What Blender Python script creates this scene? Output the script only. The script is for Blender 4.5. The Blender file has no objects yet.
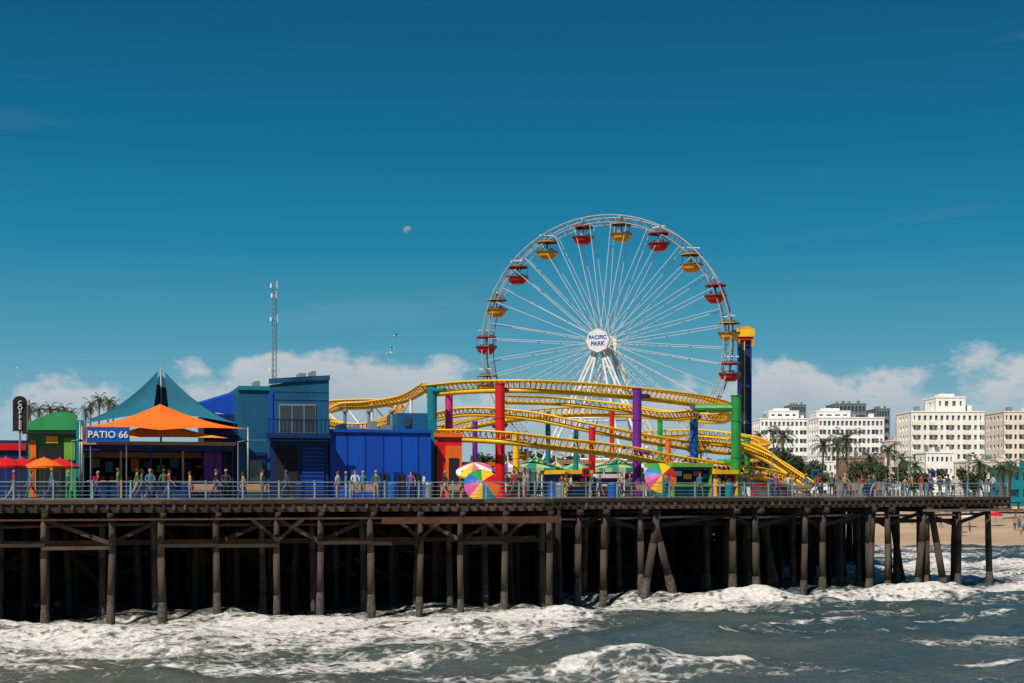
import bpy, bmesh, math, random
import numpy as np
from mathutils import Vector, Matrix
random.seed(7); np.random.seed(7)
F=1422.0; H0=488.0; CZ=7.67; DECK=7.0
scene=bpy.context.scene
COL=scene.collection
# ------------------------------------------------------------------ survey helpers (bearing + distance -> metres)
def X(u,d): return (u-512.0)*d/F
def Z(v,d): return CZ+(H0-v)*d/F
A0=Vector((-26.1,79.6)); AE=Vector((.959,.284)).normalized(); AN=Vector((-AE.y,AE.x)); AR=math.atan2(AE.y,AE.x)
B0=Vector((4.3,93.2)); BE=Vector((.898,.439)).normalized(); BN=Vector((-BE.y,BE.x)); BR=math.atan2(BE.y,BE.x)
def sA(u,t):
    k=(u-512)/F; return (k*(A0.y+t*AN.y)-A0.x-t*AN.x)/(AE.x-k*AE.y)
def sB(u,t):
    k=(u-512)/F; return (k*(B0.y+t*BN.y)-B0.x-t*BN.x)/(BE.x-k*BE.y)
def pA(s,t): p=A0+AE*s+AN*t; return p
def pB(s,t): p=B0+BE*s+BN*t; return p
# ------------------------------------------------------------------ materials
MATS={}
def M(name,col,rough=.7,var=.25,scale=1.2,bump=0.0,metal=0.0,streak=False,spec=.4,bscale=None):
    if name in MATS: return MATS[name]
    m=bpy.data.materials.new(name); m.use_nodes=True; nt=m.node_tree; n=nt.nodes; l=nt.links
    b=n['Principled BSDF']; b.inputs['Roughness'].default_value=rough; b.inputs['Metallic'].default_value=metal
    b.inputs['Specular IOR Level'].default_value=spec
    tc=n.new('ShaderNodeTexCoord'); mp=n.new('ShaderNodeMapping'); l.new(tc.outputs['Object'],mp.inputs[0])
    if streak: mp.inputs['Scale'].default_value=(1,1,.18)
    no=n.new('ShaderNodeTexNoise'); no.inputs['Scale'].default_value=scale; no.inputs['Detail'].default_value=6; no.inputs['Roughness'].default_value=.65
    l.new(mp.outputs[0],no.inputs[0])
    cr=n.new('ShaderNodeValToRGB'); cr.color_ramp.elements[0].position=.3; cr.color_ramp.elements[1].position=.7
    c0=tuple(max(0,c*(1-var)) for c in col); c1=tuple(min(1,c*(1+var*.6)) for c in col)
    cr.color_ramp.elements[0].color=(*c0,1); cr.color_ramp.elements[1].color=(*c1,1)
    l.new(no.outputs['Fac'],cr.inputs[0]); l.new(cr.outputs[0],b.inputs['Base Color'])
    if bump>0:
        n2=n.new('ShaderNodeTexNoise'); n2.inputs['Scale'].default_value=bscale or scale*6; n2.inputs['Detail'].default_value=4
        l.new(mp.outputs[0],n2.inputs[0])
        bp=n.new('ShaderNodeBump'); bp.inputs['Strength'].default_value=bump; bp.inputs['Distance'].default_value=.05
        l.new(n2.outputs['Fac'],bp.inputs['Height']); l.new(bp.outputs[0],b.inputs['Normal'])
    MATS[name]=m; return m
wood_dk=M('pier_timber',(.042,.027,.019),.85,.6,.8,.4)
wood_lt=M('pier_timber_bleached',(.095,.064,.044),.9,.5,1.2,.4)
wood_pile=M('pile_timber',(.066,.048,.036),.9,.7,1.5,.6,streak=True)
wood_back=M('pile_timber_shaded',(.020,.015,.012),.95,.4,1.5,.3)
barn=M('barnacled_timber',(.10,.085,.07),.95,.8,5,.9)
rust=M('rusty_beam',(.10,.04,.02),.85,.5,1.5,.4)
plank=M('deck_planks',(.17,.12,.09),.85,.35,1.0,.3)
rail_m=M('railing_paint',(.17,.27,.32),.5,.35,2)
white=M('white_paint',(.74,.74,.74),.45,.12,1.5)
grey=M('galvanised',(.30,.32,.33),.45,.2,3,metal=.4)
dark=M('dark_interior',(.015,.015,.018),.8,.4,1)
glass=M('window_glass',(.03,.045,.055),.12,.5,.25,spec=.8)
teal=M('teal_paint',(.006,.10,.21),.55,.3,.5,.1,streak=True)
blue=M('blue_paint',(.002,.068,.44),.5,.25,.5,.1,streak=True)
blued=M('navy_paint',(.004,.02,.12),.5,.35,.6,.1,streak=True)
green=M('green_paint',(.03,.32,.10),.55,.25,.6)
limeg=M('lime_paint',(.18,.42,.05),.55,.25,.6)
yellow=M('yellow_paint',(.88,.50,.015),.4,.2,1.2)
yellow2=M('yellow_deep_paint',(.66,.33,.01),.4,.25,1.2)
red=M('red_paint',(.62,.012,.012),.4,.2,1)
orange=M('orange_paint',(.82,.15,.008),.6,.15,1)
purple=M('purple_paint',(.17,.018,.28),.45,.25,1)
pink=M('pink_paint',(.60,.035,.22),.45,.2,1)
cgreen=M('column_green_paint',(.02,.27,.05),.45,.25,1)
cblue=M('column_blue_paint',(.005,.10,.43),.45,.2,1)
cteal=M('column_teal_paint',(.005,.20,.25),.45,.2,1)
tan=M('tan_trim',(.45,.28,.15),.7,.2,1)
sail_t=M('teal_sail_fabric',(.004,.13,.20),.8,.25,.6,.1)
sail_t2=M('dark_teal_sail_fabric',(.003,.075,.13),.8,.25,.6,.1)
sail_o=M('orange_sail_fabric',(.88,.16,.008),.75,.15,.6,.1)
leaf=M('palm_leaf',(.05,.075,.03),.7,.5,.6)
leaf2=M('tree_leaf',(.035,.06,.022),.75,.6,.5)
bark=M('palm_bark',(.15,.11,.08),.9,.35,3,.4)
# ------------------------------------------------------------------ mesh builder
class MB:
    def __init__(s): s.v=[];s.f=[];s.mi=[];s.mats=[];s.ix={}
    def m(s,mat):
        if mat.name not in s.ix: s.ix[mat.name]=len(s.mats); s.mats.append(mat)
        return s.ix[mat.name]
    def add(s,vs,fs,mat):
        o=len(s.v); s.v+= [tuple(p) for p in vs]; i=s.m(mat)
        for f in fs: s.f.append(tuple(o+k for k in f)); s.mi.append(i)
    def box(s,c,sz,mat,rot=0):
        cx,cy,cz=c; a,b,h=sz[0]/2,sz[1]/2,sz[2]/2; ca,sa=math.cos(rot),math.sin(rot); vs=[]
        for dz in(-h,h):
            for dx,dy in((-a,-b),(a,-b),(a,b),(-a,b)):
                vs.append((cx+dx*ca-dy*sa,cy+dx*sa+dy*ca,cz+dz))
        s.add(vs,[(3,2,1,0),(4,5,6,7),(0,1,5,4),(1,2,6,5),(2,3,7,6),(3,0,4,7)],mat)
    def beam(s,a,b,w,h,mat):
        a=Vector(a);b=Vector(b);d=(b-a).normalized(); up=Vector((0,0,1))
        if abs(d.z)>.95: up=Vector((0,1,0))
        r=d.cross(up).normalized(); u=r.cross(d).normalized(); vs=[]
        for p in(a,b):
            for i,j in((-1,-1),(1,-1),(1,1),(-1,1)): vs.append(p+r*(i*w/2)+u*(j*h/2))
        s.add(vs,[(0,1,2,3),(7,6,5,4),(4,5,1,0),(5,6,2,1),(6,7,3,2),(7,4,0,3)],mat)
    def cyl(s,a,b,r1,r2,mat,n=8,caps=True):
        a=Vector(a);b=Vector(b);d=(b-a).normalized(); up=Vector((0,0,1))
        if abs(d.z)>.95: up=Vector((0,1,0))
        r=d.cross(up).normalized(); u=r.cross(d).normalized(); vs=[]
        for p,rr in((a,r1),(b,r2)):
            for k in range(n):
                t=2*math.pi*k/n; vs.append(p+(r*math.cos(t)+u*math.sin(t))*rr)
        fs=[(k,(k+1)%n,n+(k+1)%n,n+k) for k in range(n)]
        if caps: fs+=[tuple(range(n-1,-1,-1)),tuple(range(n,2*n))]
        s.add(vs,fs,mat)
    def tube(s,pts,r,mat,n=8,closed=False):
        pts=[Vector(p) for p in pts]; N=len(pts); vs=[]
        for i,p in enumerate(pts):
            if closed: d=(pts[(i+1)%N]-pts[i-1]).normalized()
            else: d=(pts[min(i+1,N-1)]-pts[max(i-1,0)]).normalized()
            up=Vector((0,0,1)) if abs(d.z)<.97 else Vector((0,1,0))
            if closed: up=Vector((0,1,0)) if abs(d.y)<.6 else Vector((0,0,1))
            rr=d.cross(up).normalized(); u=rr.cross(d).normalized()
            for k in range(n):
                t=2*math.pi*k/n; vs.append(p+(rr*math.cos(t)+u*math.sin(t))*r)
        fs=[]
        for i in range(N if closed else N-1):
            j=(i+1)%N
            for k in range(n): fs.append((i*n+k,i*n+(k+1)%n,j*n+(k+1)%n,j*n+k))
        s.add(vs,fs,mat)
    def lathe(s,c,prof,mat,n=12,mats=None):
        c=Vector(c); vs=[]
        for r,z in prof:
            for k in range(n):
                t=2*math.pi*k/n; vs.append(c+Vector((r*math.cos(t),r*math.sin(t),z)))
        if mats is None:
            s.add(vs,[(i*n+k,i*n+(k+1)%n,(i+1)*n+(k+1)%n,(i+1)*n+k) for i in range(len(prof)-1) for k in range(n)],mat)
        else:
            for k in range(n):
                q=[]; 
                for i in range(len(prof)): q+= [vs[i*n+k],vs[i*n+(k+1)%n]]
                s.add(q,[(2*i,2*i+1,2*i+3,2*i+2) for i in range(len(prof)-1)],mats[k%len(mats)])
    def build(s,name,parent=None,smooth=False,mesh_only=False):
        me=bpy.data.meshes.new(name); me.from_pydata(s.v,[],s.f)
        for m in s.mats: me.materials.append(m)
        me.polygons.foreach_set('material_index',s.mi)
        if smooth: me.polygons.foreach_set('use_smooth',[True]*len(s.f))
        me.update()
        if mesh_only: return me
        o=bpy.data.objects.new(name,me); COL.objects.link(o)
        if parent: o.parent=parent
        return o
def empty(name):
    o=bpy.data.objects.new(name,None); COL.objects.link(o); o.empty_display_size=.5; return o
def text(name,body,loc,size,rz,mat,parent,ext=.02):
    c=bpy.data.curves.new(name,'FONT'); c.body=body; c.size=size; c.extrude=ext; c.align_x='CENTER'; c.align_y='CENTER'
    c.offset=size*.02
    c.materials.append(mat); o=bpy.data.objects.new(name,c); COL.objects.link(o); o.location=loc
    o.rotation_euler=(math.radians(90),0,rz); o.parent=parent; return o
def catmull(P,per=8):
    P=[Vector(p) for p in P]; P=[2*P[0]-P[1]]+P+[2*P[-1]-P[-2]]; out=[]
    for i in range(1,len(P)-2):
        a,b,c,d=P[i-1:i+3]
        for k in range(per):
            t=k/per; out.append(.5*((2*b)+(c-a)*t+(2*a-5*b+4*c-d)*t*t+(3*b-a-3*c+d)*t**3))
    out.append(P[-2]); return out
# ------------------------------------------------------------------ noise (numpy)
_T=np.random.rand(256,256)
def vn(x,y):
    xi=np.floor(x).astype(int); yi=np.floor(y).astype(int); fx=x-xi; fy=y-yi
    fx=fx*fx*(3-2*fx); fy=fy*fy*(3-2*fy)
    a=_T[xi%256,yi%256]; b=_T[(xi+1)%256,yi%256]; c=_T[xi%256,(yi+1)%256]; d=_T[(xi+1)%256,(yi+1)%256]
    return (a*(1-fx)+b*fx)*(1-fy)+(c*(1-fx)+d*fx)*fy
def fbm(x,y,o=4):
    r=0; a=.5
    for i in range(o): r=r+a*vn(x+17.3*i,y+9.1*i); x=x*2.03; y=y*2.03; a*=.5
    return r/(1-.5**o)
# ------------------------------------------------------------------ terrain + water
SN=(.45,.89); SC=184.0
def shore(x,y): return SN[0]*x+SN[1]*y-SC
def ground_z(x,y):
    s=shore(x,y); return np.where(s<0, s*.035, np.where(s<55,s*.048,2.64+np.minimum((s-55)*.012,1.9)))
def sheet(name,xs,ys,zf,mat,attr=None):
    gx,gy=np.meshgrid(xs,ys); nx,ny=len(xs),len(ys)
    z=zf(gx,gy); co=np.stack([gx,gy,z],-1).reshape(-1,3)
    i=np.arange(ny-1)[:,None]*nx+np.arange(nx-1)[None]
    fs=np.stack([i,i+1,i+nx+1,i+nx],-1).reshape(-1,4)
    me=bpy.data.meshes.new(name); me.vertices.add(len(co)); me.vertices.foreach_set('co',co.ravel().astype(np.float32))
    me.loops.add(fs.size); me.loops.foreach_set('vertex_index',fs.ravel().astype(np.int32))
    me.polygons.add(len(fs)); me.polygons.foreach_set('loop_start',(np.arange(len(fs))*4).astype(np.int32))
    me.polygons.foreach_set('loop_total',np.full(len(fs),4,np.int32))
    me.polygons.foreach_set('use_smooth',np.ones(len(fs),bool))
    me.update(calc_edges=True); me.validate()
    if attr:
        a=me.attributes.new('foam','FLOAT','POINT'); a.data.foreach_set('value',attr(gx,gy).ravel().astype(np.float32))
    me.materials.append(mat)
    o=bpy.data.objects.new(name,me); COL.objects.link(o); return o
sand=M('beach_sand',(.44,.31,.20),.95,.3,.06,.5,bscale=.8)
xs=np.concatenate([[-6000,-2500,-1000,-500,-300],np.arange(-200,300,8.),[400,700,1500,3000,6000]])
ys=np.concatenate([np.arange(60,420,6.),[500,700,1200,2500,6000,9000]])
sheet('ground',xs,ys,lambda x,y: ground_z(x,y)-.05+(fbm(x*.05,y*.05)-.5)*.4*(shore(x,y)>8),sand)

def polyd(x,y,P):
    best=np.full(x.shape,1e9)
    for (x0,y0),(x1,y1) in zip(P[:-1],P[1:]):
        dx,dy=x1-x0,y1-y0; t=np.clip(((x-x0)*dx+(y-y0)*dy)/(dx*dx+dy*dy),0,1)
        best=np.minimum(best,np.hypot(x-x0-t*dx,y-y0-t*dy))
    return best
R3=[(2.2,59.0),(4.2,60.2),(6.2,60.6),(8.6,61.4),(10.2,62.6)]
R2=[(12.4,92.5),(23.6,98),(38.5,105),(62,114)]
R2b=[(20,110),(38,121),(62,128)]
R5=[(22,126),(51,141.6),(90,150)]
R6=[(30,158),(60,160),(95,150)]
R7=[(-60,66),(-27,71),(-11,73.5),(4,79)]
R8=[(3,69),(9,71.5),(14,76)]
def wob(x,y,a=3.0,s=.09): return (fbm(x*s,y*s)-.5)*a*2
def foam(x,y):
    w=wob(x,y,2.2,.12); w2=wob(x+40,y-20,3.5,.06)
    f=np.zeros(x.shape)
    brk=.75+.6*(fbm(x*.35+7,y*.35)-.3)
    def band(P,wd,st,ww=1.0):
        d=np.maximum(0,polyd(x,y+w*ww,P)); return st*np.exp(-(d/wd)**2)
    f=np.maximum(f,band([(-60,69),(-27.3,76),(-11.6,79.5),(1.5,85.5)],4.8,1.2))
    f=np.maximum(f,band([(-60,64),(-24,70.5),(-12,73),(2,79)],4.5,.98,.8))
    f=np.maximum(f,band([(-60,60),(-23.5,65.3),(-14.8,67.3),(-5.5,69.5),(.4,74.2)],5.0,.9))
    f=np.maximum(f,band([(-40,56),(-21,58.6),(-15,59.5),(-6,62)],3.6,.9))
    f=np.maximum(f,band(R3,.8,1.25,.3)*brk)
    f=np.maximum(f,band([(-2,57),(6,59),(12,61.5)],2.0,.72,.5))
    f=np.maximum(f,band([(1,86.5),(12.4,91.5)],3.4,1.0,.8))
    f=np.maximum(f,band(R2,1.9,1.3,.6)*brk)
    f=np.maximum(f,band([(6,91.5),(23,98),(38,105),(62,115)],5.8,.98))
    f=np.maximum(f,band(R2b,4.5,1.08,.8)); f=np.maximum(f,band(R5,5.5,1.08,.8)); f=np.maximum(f,band(R6,5,1.0,.8))
    f=np.maximum(f,band([(13,77),(22,81),(36,90)],1.3,.72,.7))
    f=np.maximum(f,band([(18,81),(21,82)],.8,.9,.2)); f=np.maximum(f,band([(24,71.5),(30,73)],1.0,.9,.2)); f=np.maximum(f,band([(20,62),(24,63)],.8,.8,.2))
    s=shore(x,y); f=np.maximum(f,1.0*np.exp(-((s+3+w2)/6.)**2))
    f=np.maximum(f,.78*np.exp(-(((y-128-w2*2)/30.)**2))*(x>8))
    st=fbm(x*.10+5,y*.33)
    f=np.maximum(f,np.clip((st-.45)*2.4,0,.60))
    return f
def water_z(x,y):
    s=shore(x,y)+wob(x,y,4,.035)
    ph=s/12.0*2*math.pi
    sw=(np.exp(1.3*(np.sin(ph)-1))*1.25-.35)
    amp=.55*np.clip((fbm(x*.03+3,y*.05)-.15)*2,0.25,1.3)
    z=sw*amp
    fade=np.clip((260-np.abs(x))/80,0,1)*np.clip((215-y)/40,0,1)
    z+= (fbm(x*.35,y*.55,4)-.5)*.72 + (fbm(x*1.3+9,y*1.7,3)-.5)*.28
    w=wob(x,y,2.2,.12); rg=.35+1.1*fbm(x*.6,y*.6,3)
    z+= .42*rg*np.exp(-(polyd(x,y+w*.3-.25,R3)/.8)**2)
    z+= .62*rg*np.exp(-(polyd(x,y+w*.6-.5,R2)/1.5)**2)
    z+= .55*rg*np.exp(-(polyd(x,y+w*.8,R5)/1.6)**2)
    z+= .35*rg*np.exp(-(polyd(x,y+w*1.1,R7)/1.2)**2)
    z+= .45*np.exp(-(polyd(x,y+w*.5,R8)/1.6)**2)
    return z*fade
def water_mat():
    m=bpy.data.materials.new('sea_water'); m.use_nodes=True; nt=m.node_tree;n=nt.nodes;l=nt.links
    b=n['Principled BSDF']; tc=n.new('ShaderNodeTexCoord')
    at=n.new('ShaderNodeAttribute'); at.attribute_name='foam'
    def noise(sc,sx=(1,1,1),det=6,ro=.6,dist=0):
        mp=n.new('ShaderNodeMapping'); mp.inputs['Scale'].default_value=sx; l.new(tc.outputs['Object'],mp.inputs[0])
        t=n.new('ShaderNodeTexNoise'); t.inputs['Scale'].default_value=sc; t.inputs['Detail'].default_value=det; t.inputs['Roughness'].default_value=ro; t.inputs['Distortion'].default_value=dist
        l.new(mp.outputs[0],t.inputs[0]); return t.outputs['Fac']
    def math_(op,a,b_=None,cl=False):
        t=n.new('ShaderNodeMath'); t.operation=op; t.use_clamp=cl
        for i,q in enumerate((a,b_)):
            if q is None: continue
            if isinstance(q,(int,float)): t.inputs[i].default_value=q
            else: l.new(q,t.inputs[i])
        return t.outputs[0]
    n1=noise(.55,(1,1.5,1),8,.70,.8); n2=noise(2.6,(1,1.3,1),5,.7,.3)
    vo=n.new('ShaderNodeTexVoronoi'); vo.feature='DISTANCE_TO_EDGE'; vo.inputs['Scale'].default_value=1.1
    mpv=n.new('ShaderNodeMapping'); mpv.inputs['Scale'].default_value=(1,1.4,1)
    va=n.new('ShaderNodeVectorMath'); va.operation='ADD'; l.new(tc.outputs['Object'],va.inputs[0])
    nn=n.new('ShaderNodeTexNoise'); nn.inputs['Scale'].default_value=.9; nn.inputs['Detail'].default_value=4; l.new(tc.outputs['Object'],nn.inputs[0]); 
    vs=n.new('ShaderNodeVectorMath'); vs.operation='SCALE'; vs.inputs['Scale'].default_value=1.8; l.new(nn.outputs['Color'],vs.inputs[0]); l.new(vs.outputs[0],va.inputs[1])
    l.new(va.outputs[0],mpv.inputs[0]); l.new(mpv.outputs[0],vo.inputs['Vector'])
    lace=math_('SUBTRACT',.30,math_('MULTIPLY',vo.outputs['Distance'],1.6))
    x=math_('ADD',math_('MULTIPLY',math_('SUBTRACT',n1,.5),2.0),math_('MULTIPLY',math_('SUBTRACT',n2,.5),.9))
    x=math_('ADD',x,math_('MULTIPLY',lace,.75))
    x=math_('ADD',x,at.outputs['Fac'])
    x=math_('MULTIPLY',math_('SUBTRACT',x,.60),2.5,True)
    # silty water close to the surf on the west side, bluer out to the east
    sx=n.new('ShaderNodeSeparateXYZ'); l.new(tc.outputs['Object'],sx.inputs[0])
    wc=n.new('ShaderNodeValToRGB'); nw=noise(.07,(1,1.6,1),3)
    fac=math_('ADD',math_('MULTIPLY',sx.outputs['X'],.014),math_('ADD',math_('MULTIPLY',math_('SUBTRACT',nw,.5),1.6),.45),True)
    wc.color_ramp.elements[0].position=.15; wc.color_ramp.elements[1].position=.85
    wc.color_ramp.elements[0].color=(.105,.108,.078,1); wc.color_ramp.elements[1].color=(.034,.070,.078,1); l.new(fac,wc.inputs[0])
    fc=n.new('ShaderNodeValToRGB'); l.new(n2,fc.inputs[0]); fc.color_ramp.elements[0].position=.3; fc.color_ramp.elements[1].position=.62
    fc.color_ramp.elements[0].color=(.44,.42,.37,1); fc.color_ramp.elements[1].color=(.84,.81,.76,1)
    mx=n.new('ShaderNodeMix'); mx.data_type='RGBA'; l.new(x,mx.inputs[0]); l.new(wc.outputs[0],mx.inputs[6]); l.new(fc.outputs[0],mx.inputs[7])
    l.new(mx.outputs[2],b.inputs['Base Color'])
    l.new(math_('ADD',math_('MULTIPLY',x,.6),.16),b.inputs['Roughness'])
    bp=n.new('ShaderNodeBump'); bp.inputs['Strength'].default_value=1; bp.inputs['Distance'].default_value=.2
    nb=noise(2.2,(1,1.8,1),8,.68,.4)
    l.new(math_('ADD',nb,math_('MULTIPLY',x,.4)),bp.inputs['Height']); l.new(bp.outputs[0],b.inputs['Normal'])
    return m
xs=np.concatenate([[-6000,-2500,-1000,-400,-200,-120],np.arange(-80,-40,1.2),np.arange(-40,70,.32),np.arange(70,110,1.),[130,170,300,600,1500,4000]])
ys=np.concatenate([[-2000,-600,-150,-30,20,40],np.arange(48,120,.30),np.arange(120,215,.8),[230]])
sheet('sea',xs,ys,lambda x,y: water_z(x,y),water_mat(),attr=foam)

# ------------------------------------------------------------------ pier
pier=empty('pier')
poly=[tuple(pA(-50,0)),tuple(pA(29.9,0)),tuple(pB(-3.2,0)),tuple(pB(38,0)),tuple(pB(38,22)),(21,126),(18,178),(-74,178)]
def inpoly(x,y,P=poly):
    c=False;j=len(P)-1
    for i in range(len(P)):
        if (P[i][1]>y)!=(P[j][1]>y) and x<(P[j][0]-P[i][0])*(y-P[i][1])/(P[j][1]-P[i][1])+P[i][0]: c=not c
        j=i
    return c
mb=MB(); N=len(poly)
mb.add([(x,y,DECK) for x,y in poly]+[(x,y,DECK-.28) for x,y in poly],[tuple(range(N)),tuple(range(2*N-1,N-1,-1))]+[(i,N+i,N+(i+1)%N,(i+1)%N) for i in range(N)],plank)
mb.beam((26,128,DECK-.16),(46,290,DECK-.16),14,.28,plank)
mb.build('deck',pier)
mb=MB()
uA=[-230,-160,-110,-60,-8,45,110,163,218,277,320,372,419,461,504,549]
uB=[577,603,642,733,757,803,822,870,888,925,958,990]
tops=DECK-.75
def pile(x,y,lean=(0,0),r=.2,mat=wood_pile,foot=True,zt=tops):
    zb=-1.5; x1=x+lean[0]; y1=y+lean[1]
    a=Vector((x1,y1,zt)); b=Vector((x,y,zb)); n=9
    bb=b.lerp(a,(1.3-zb+random.uniform(-.5,.6))/(zt-zb)) if foot else b
    mid=bb.lerp(a,.5)+Vector((random.uniform(-.04,.04),0,0))
    mb.cyl(bb,mid,r*1.05,r*1.0,mat,n); mb.cyl(mid,a,r*1.0,r*.9,mat,n)
    if foot:
        pts=[b.lerp(bb,k/6) for k in range(7)]; rr=[r*random.uniform(1.08,1.32) for _ in range(6)]+[r*1.05]
        for k in range(6): mb.cyl(pts[k],pts[k+1],rr[k],rr[k+1],barn,n,False)
frontA=[];frontB=[]
for u in uA:
    s=sA(u,.4); p=pA(s,.4); frontA.append((s,p)); pile(p.x,p.y,r=.20*random.uniform(.92,1.1),lean=(random.uniform(-.15,.15),0))
    for t in (3.2,5.8,8.6,11.4,14):
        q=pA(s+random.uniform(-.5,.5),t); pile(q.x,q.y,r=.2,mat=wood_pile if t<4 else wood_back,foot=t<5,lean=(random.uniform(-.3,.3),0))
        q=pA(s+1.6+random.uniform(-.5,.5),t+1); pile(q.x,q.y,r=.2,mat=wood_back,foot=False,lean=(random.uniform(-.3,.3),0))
    c1=pA(s,-.25); c2=pA(s,16); mb.beam((c1.x,c1.y,DECK-.93),(c2.x,c2.y,DECK-.93),.32,.36,wood_dk)
for u in uB:
    s=sB(u,.4); p=pB(s,.4); frontB.append((s,p)); pile(p.x,p.y,r=.235*random.uniform(.92,1.1),lean=(random.uniform(-.2,.2),0))
    for t in (4,7.5,11,14.5,18,21.5):
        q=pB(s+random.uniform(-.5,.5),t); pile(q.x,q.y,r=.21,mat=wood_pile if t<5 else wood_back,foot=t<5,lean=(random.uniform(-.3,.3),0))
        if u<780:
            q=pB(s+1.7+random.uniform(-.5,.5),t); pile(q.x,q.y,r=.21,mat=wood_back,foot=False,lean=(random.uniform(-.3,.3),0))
    c1=pB(s,-.3); c2=pB(s,22); mb.beam((c1.x,c1.y,DECK-.93),(c2.x,c2.y,DECK-.93),.34,.38,wood_dk)
for u0,u1,t in ((640,663,-.1),(680,657,-.15),(868,878,-.1),(915,930,-.1),(948,936,-.15),(850,838,4),(780,765,4),(748,752,4),(600,612,3),(700,716,6),(830,815,8),(905,895,9)):
    q=pB(sB(u0,t),t); q1=pB(sB(u1,t),t+.6); pile(q.x,q.y,lean=(q1.x-q.x,q1.y-q.y),r=.26)
yy=97.0
while yy<176:
    xx=-72+random.uniform(0,2.6)
    while xx<22:
        x=xx+random.uniform(-.7,.7); y=yy+random.uniform(-.7,.7)
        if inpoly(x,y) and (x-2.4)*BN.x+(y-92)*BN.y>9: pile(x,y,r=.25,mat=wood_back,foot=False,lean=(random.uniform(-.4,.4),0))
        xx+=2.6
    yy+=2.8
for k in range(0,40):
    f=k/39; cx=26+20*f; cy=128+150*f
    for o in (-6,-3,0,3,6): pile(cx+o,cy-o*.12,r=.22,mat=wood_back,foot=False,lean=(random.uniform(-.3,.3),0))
mb.build('piles',pier,smooth=True)
mb=MB()
def along(p,q,z,w,h,mat,z2=None): mb.beam((p.x,p.y,z),(q.x,q.y,z if z2 is None else z2),w,h,mat)
def fascia(frm,s0,s1):
    s=s0
    while s<s1:
        e_=min(s1,s+random.uniform(3.2,4.6)); dz=random.uniform(-.015,.015); m_=random.choice([wood_dk,wood_dk,wood_lt])
        along(frm(s+.012,-.06),frm(e_-.012,-.06),DECK-.115+dz,.1,.21,m_)
        along(frm(s+.012,.08),frm(e_-.012,.08),DECK-.53+dz,.16,.4,random.choice([wood_dk,wood_dk,wood_lt])); s=e_
fascia(pA,-50,29.85); fascia(pB,-3,38.0)
e1=pB(38.05,0);e2=pB(38.05,22); along(e1,e2,DECK-.3,.12,.6,wood_dk)
for t in range(1,16,1): along(pA(-50,t),pA(29.8,t),DECK-.52,.15,.42,wood_dk)
for t in range(1,22,1): along(pB(-3,t),pB(37.9,t),DECK-.52,.15,.42,wood_dk)
s=-49.5
while s<29.5:
    p=pA(s,-.16); mb.box((p.x,p.y,DECK-.42),(.13,.16,.26),wood_lt if random.random()<.35 else wood_dk,AR); s+=.62*random.uniform(.9,1.1)
s=-2.5
while s<37.8:
    p=pB(s,-.16); mb.box((p.x,p.y,DECK-.42),(.13,.16,.26),wood_lt if random.random()<.35 else wood_dk,BR); s+=.62*random.uniform(.9,1.1)
along(pA(-50,-.42),pA(29.9,-.42),DECK-1.12,.22,.1,rust)
along(pA(19,-.5),pA(30.2,-.5),DECK-1.3,.3,.34,rust)
mb.tube([Vector((*pA(-50+k*4,.9),DECK-1.45-.06*math.sin(k*1.7))) for k in range(21)],.1,rust,8)
mb.tube([Vector((*pB(-3+k*4,1.0),DECK-1.35-.05*math.sin(k*1.7))) for k in range(11)],.09,grey,8)
for i in range(len(frontA)-1):
    s0=frontA[i][0]; s1=frontA[i+1][0]
    if i in (5,9,12): along(pA(s0,.75),pA(s1,.75),DECK-1.15,.12,.24,wood_lt,DECK-2.5)
    elif i in (6,8,10,13): along(pA(s0,.75),pA(s1,.75),DECK-2.5,.12,.24,wood_dk,DECK-1.15)
    along(pA(s0,3.2),pA(s1,3.2),DECK-2.55,.14,.3,rust if i%3 else wood_dk)
    if i not in(6,9,12): along(pA(s0-.2,.16),pA(s1,.16),DECK-2.62+random.uniform(-.12,.12),.1,.2,wood_lt if i%4==1 else wood_dk)
    for t in (6.5,9.7,13): 
        for _ in range(2): along(pA(s0,t),pA(s1,t),random.uniform(1.0,5.8),.12,.35,wood_back,random.uniform(1.,5.8))  # extra brace boards added along the back rows to deepen the darkness under the deck
for u in (277,419,504):
    s0=sA(u,.4)
    for sg in(-1,1): along(pA(s0,.1),pA(s0+sg*1.5,.1),DECK-2.4,.12,.2,wood_dk,DECK-1.15)
for i in range(len(frontB)-1):
    s0=frontB[i][0]; s1=frontB[i+1][0]
    along(pB(s0,.8),pB(s1,.8),DECK-1.2,.12,.26,wood_dk,DECK-2.1) if i%2 else along(pB(s0,.8),pB(s1,.8),DECK-2.1,.12,.26,wood_dk,DECK-1.2)
    for t in (4.2,11.2): along(pB(s0,t),pB(s1,t),DECK-1.9,.14,.3,wood_dk)
for k in range(230):  # random braces added to make the far underside darker
    y=random.uniform(100,172); x=random.uniform(-70,14)
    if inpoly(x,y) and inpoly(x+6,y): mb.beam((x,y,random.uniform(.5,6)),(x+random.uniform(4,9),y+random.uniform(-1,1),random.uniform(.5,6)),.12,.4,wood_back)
q=pB(33.5,-.9); mb.box((q.x,q.y,DECK-1.0),(8.6,1.5,.16),plank,BR)
for s in (29.6,32,34.5,37.4):
    q=pB(s,-1.5); mb.box((q.x,q.y,DECK-.75),(.1,.1,.6),wood_dk,BR)
along(pB(29.3,-1.5),pB(37.7,-1.5),DECK-.45,.08,.1,wood_dk)
mb.build('framing',pier)
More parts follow.
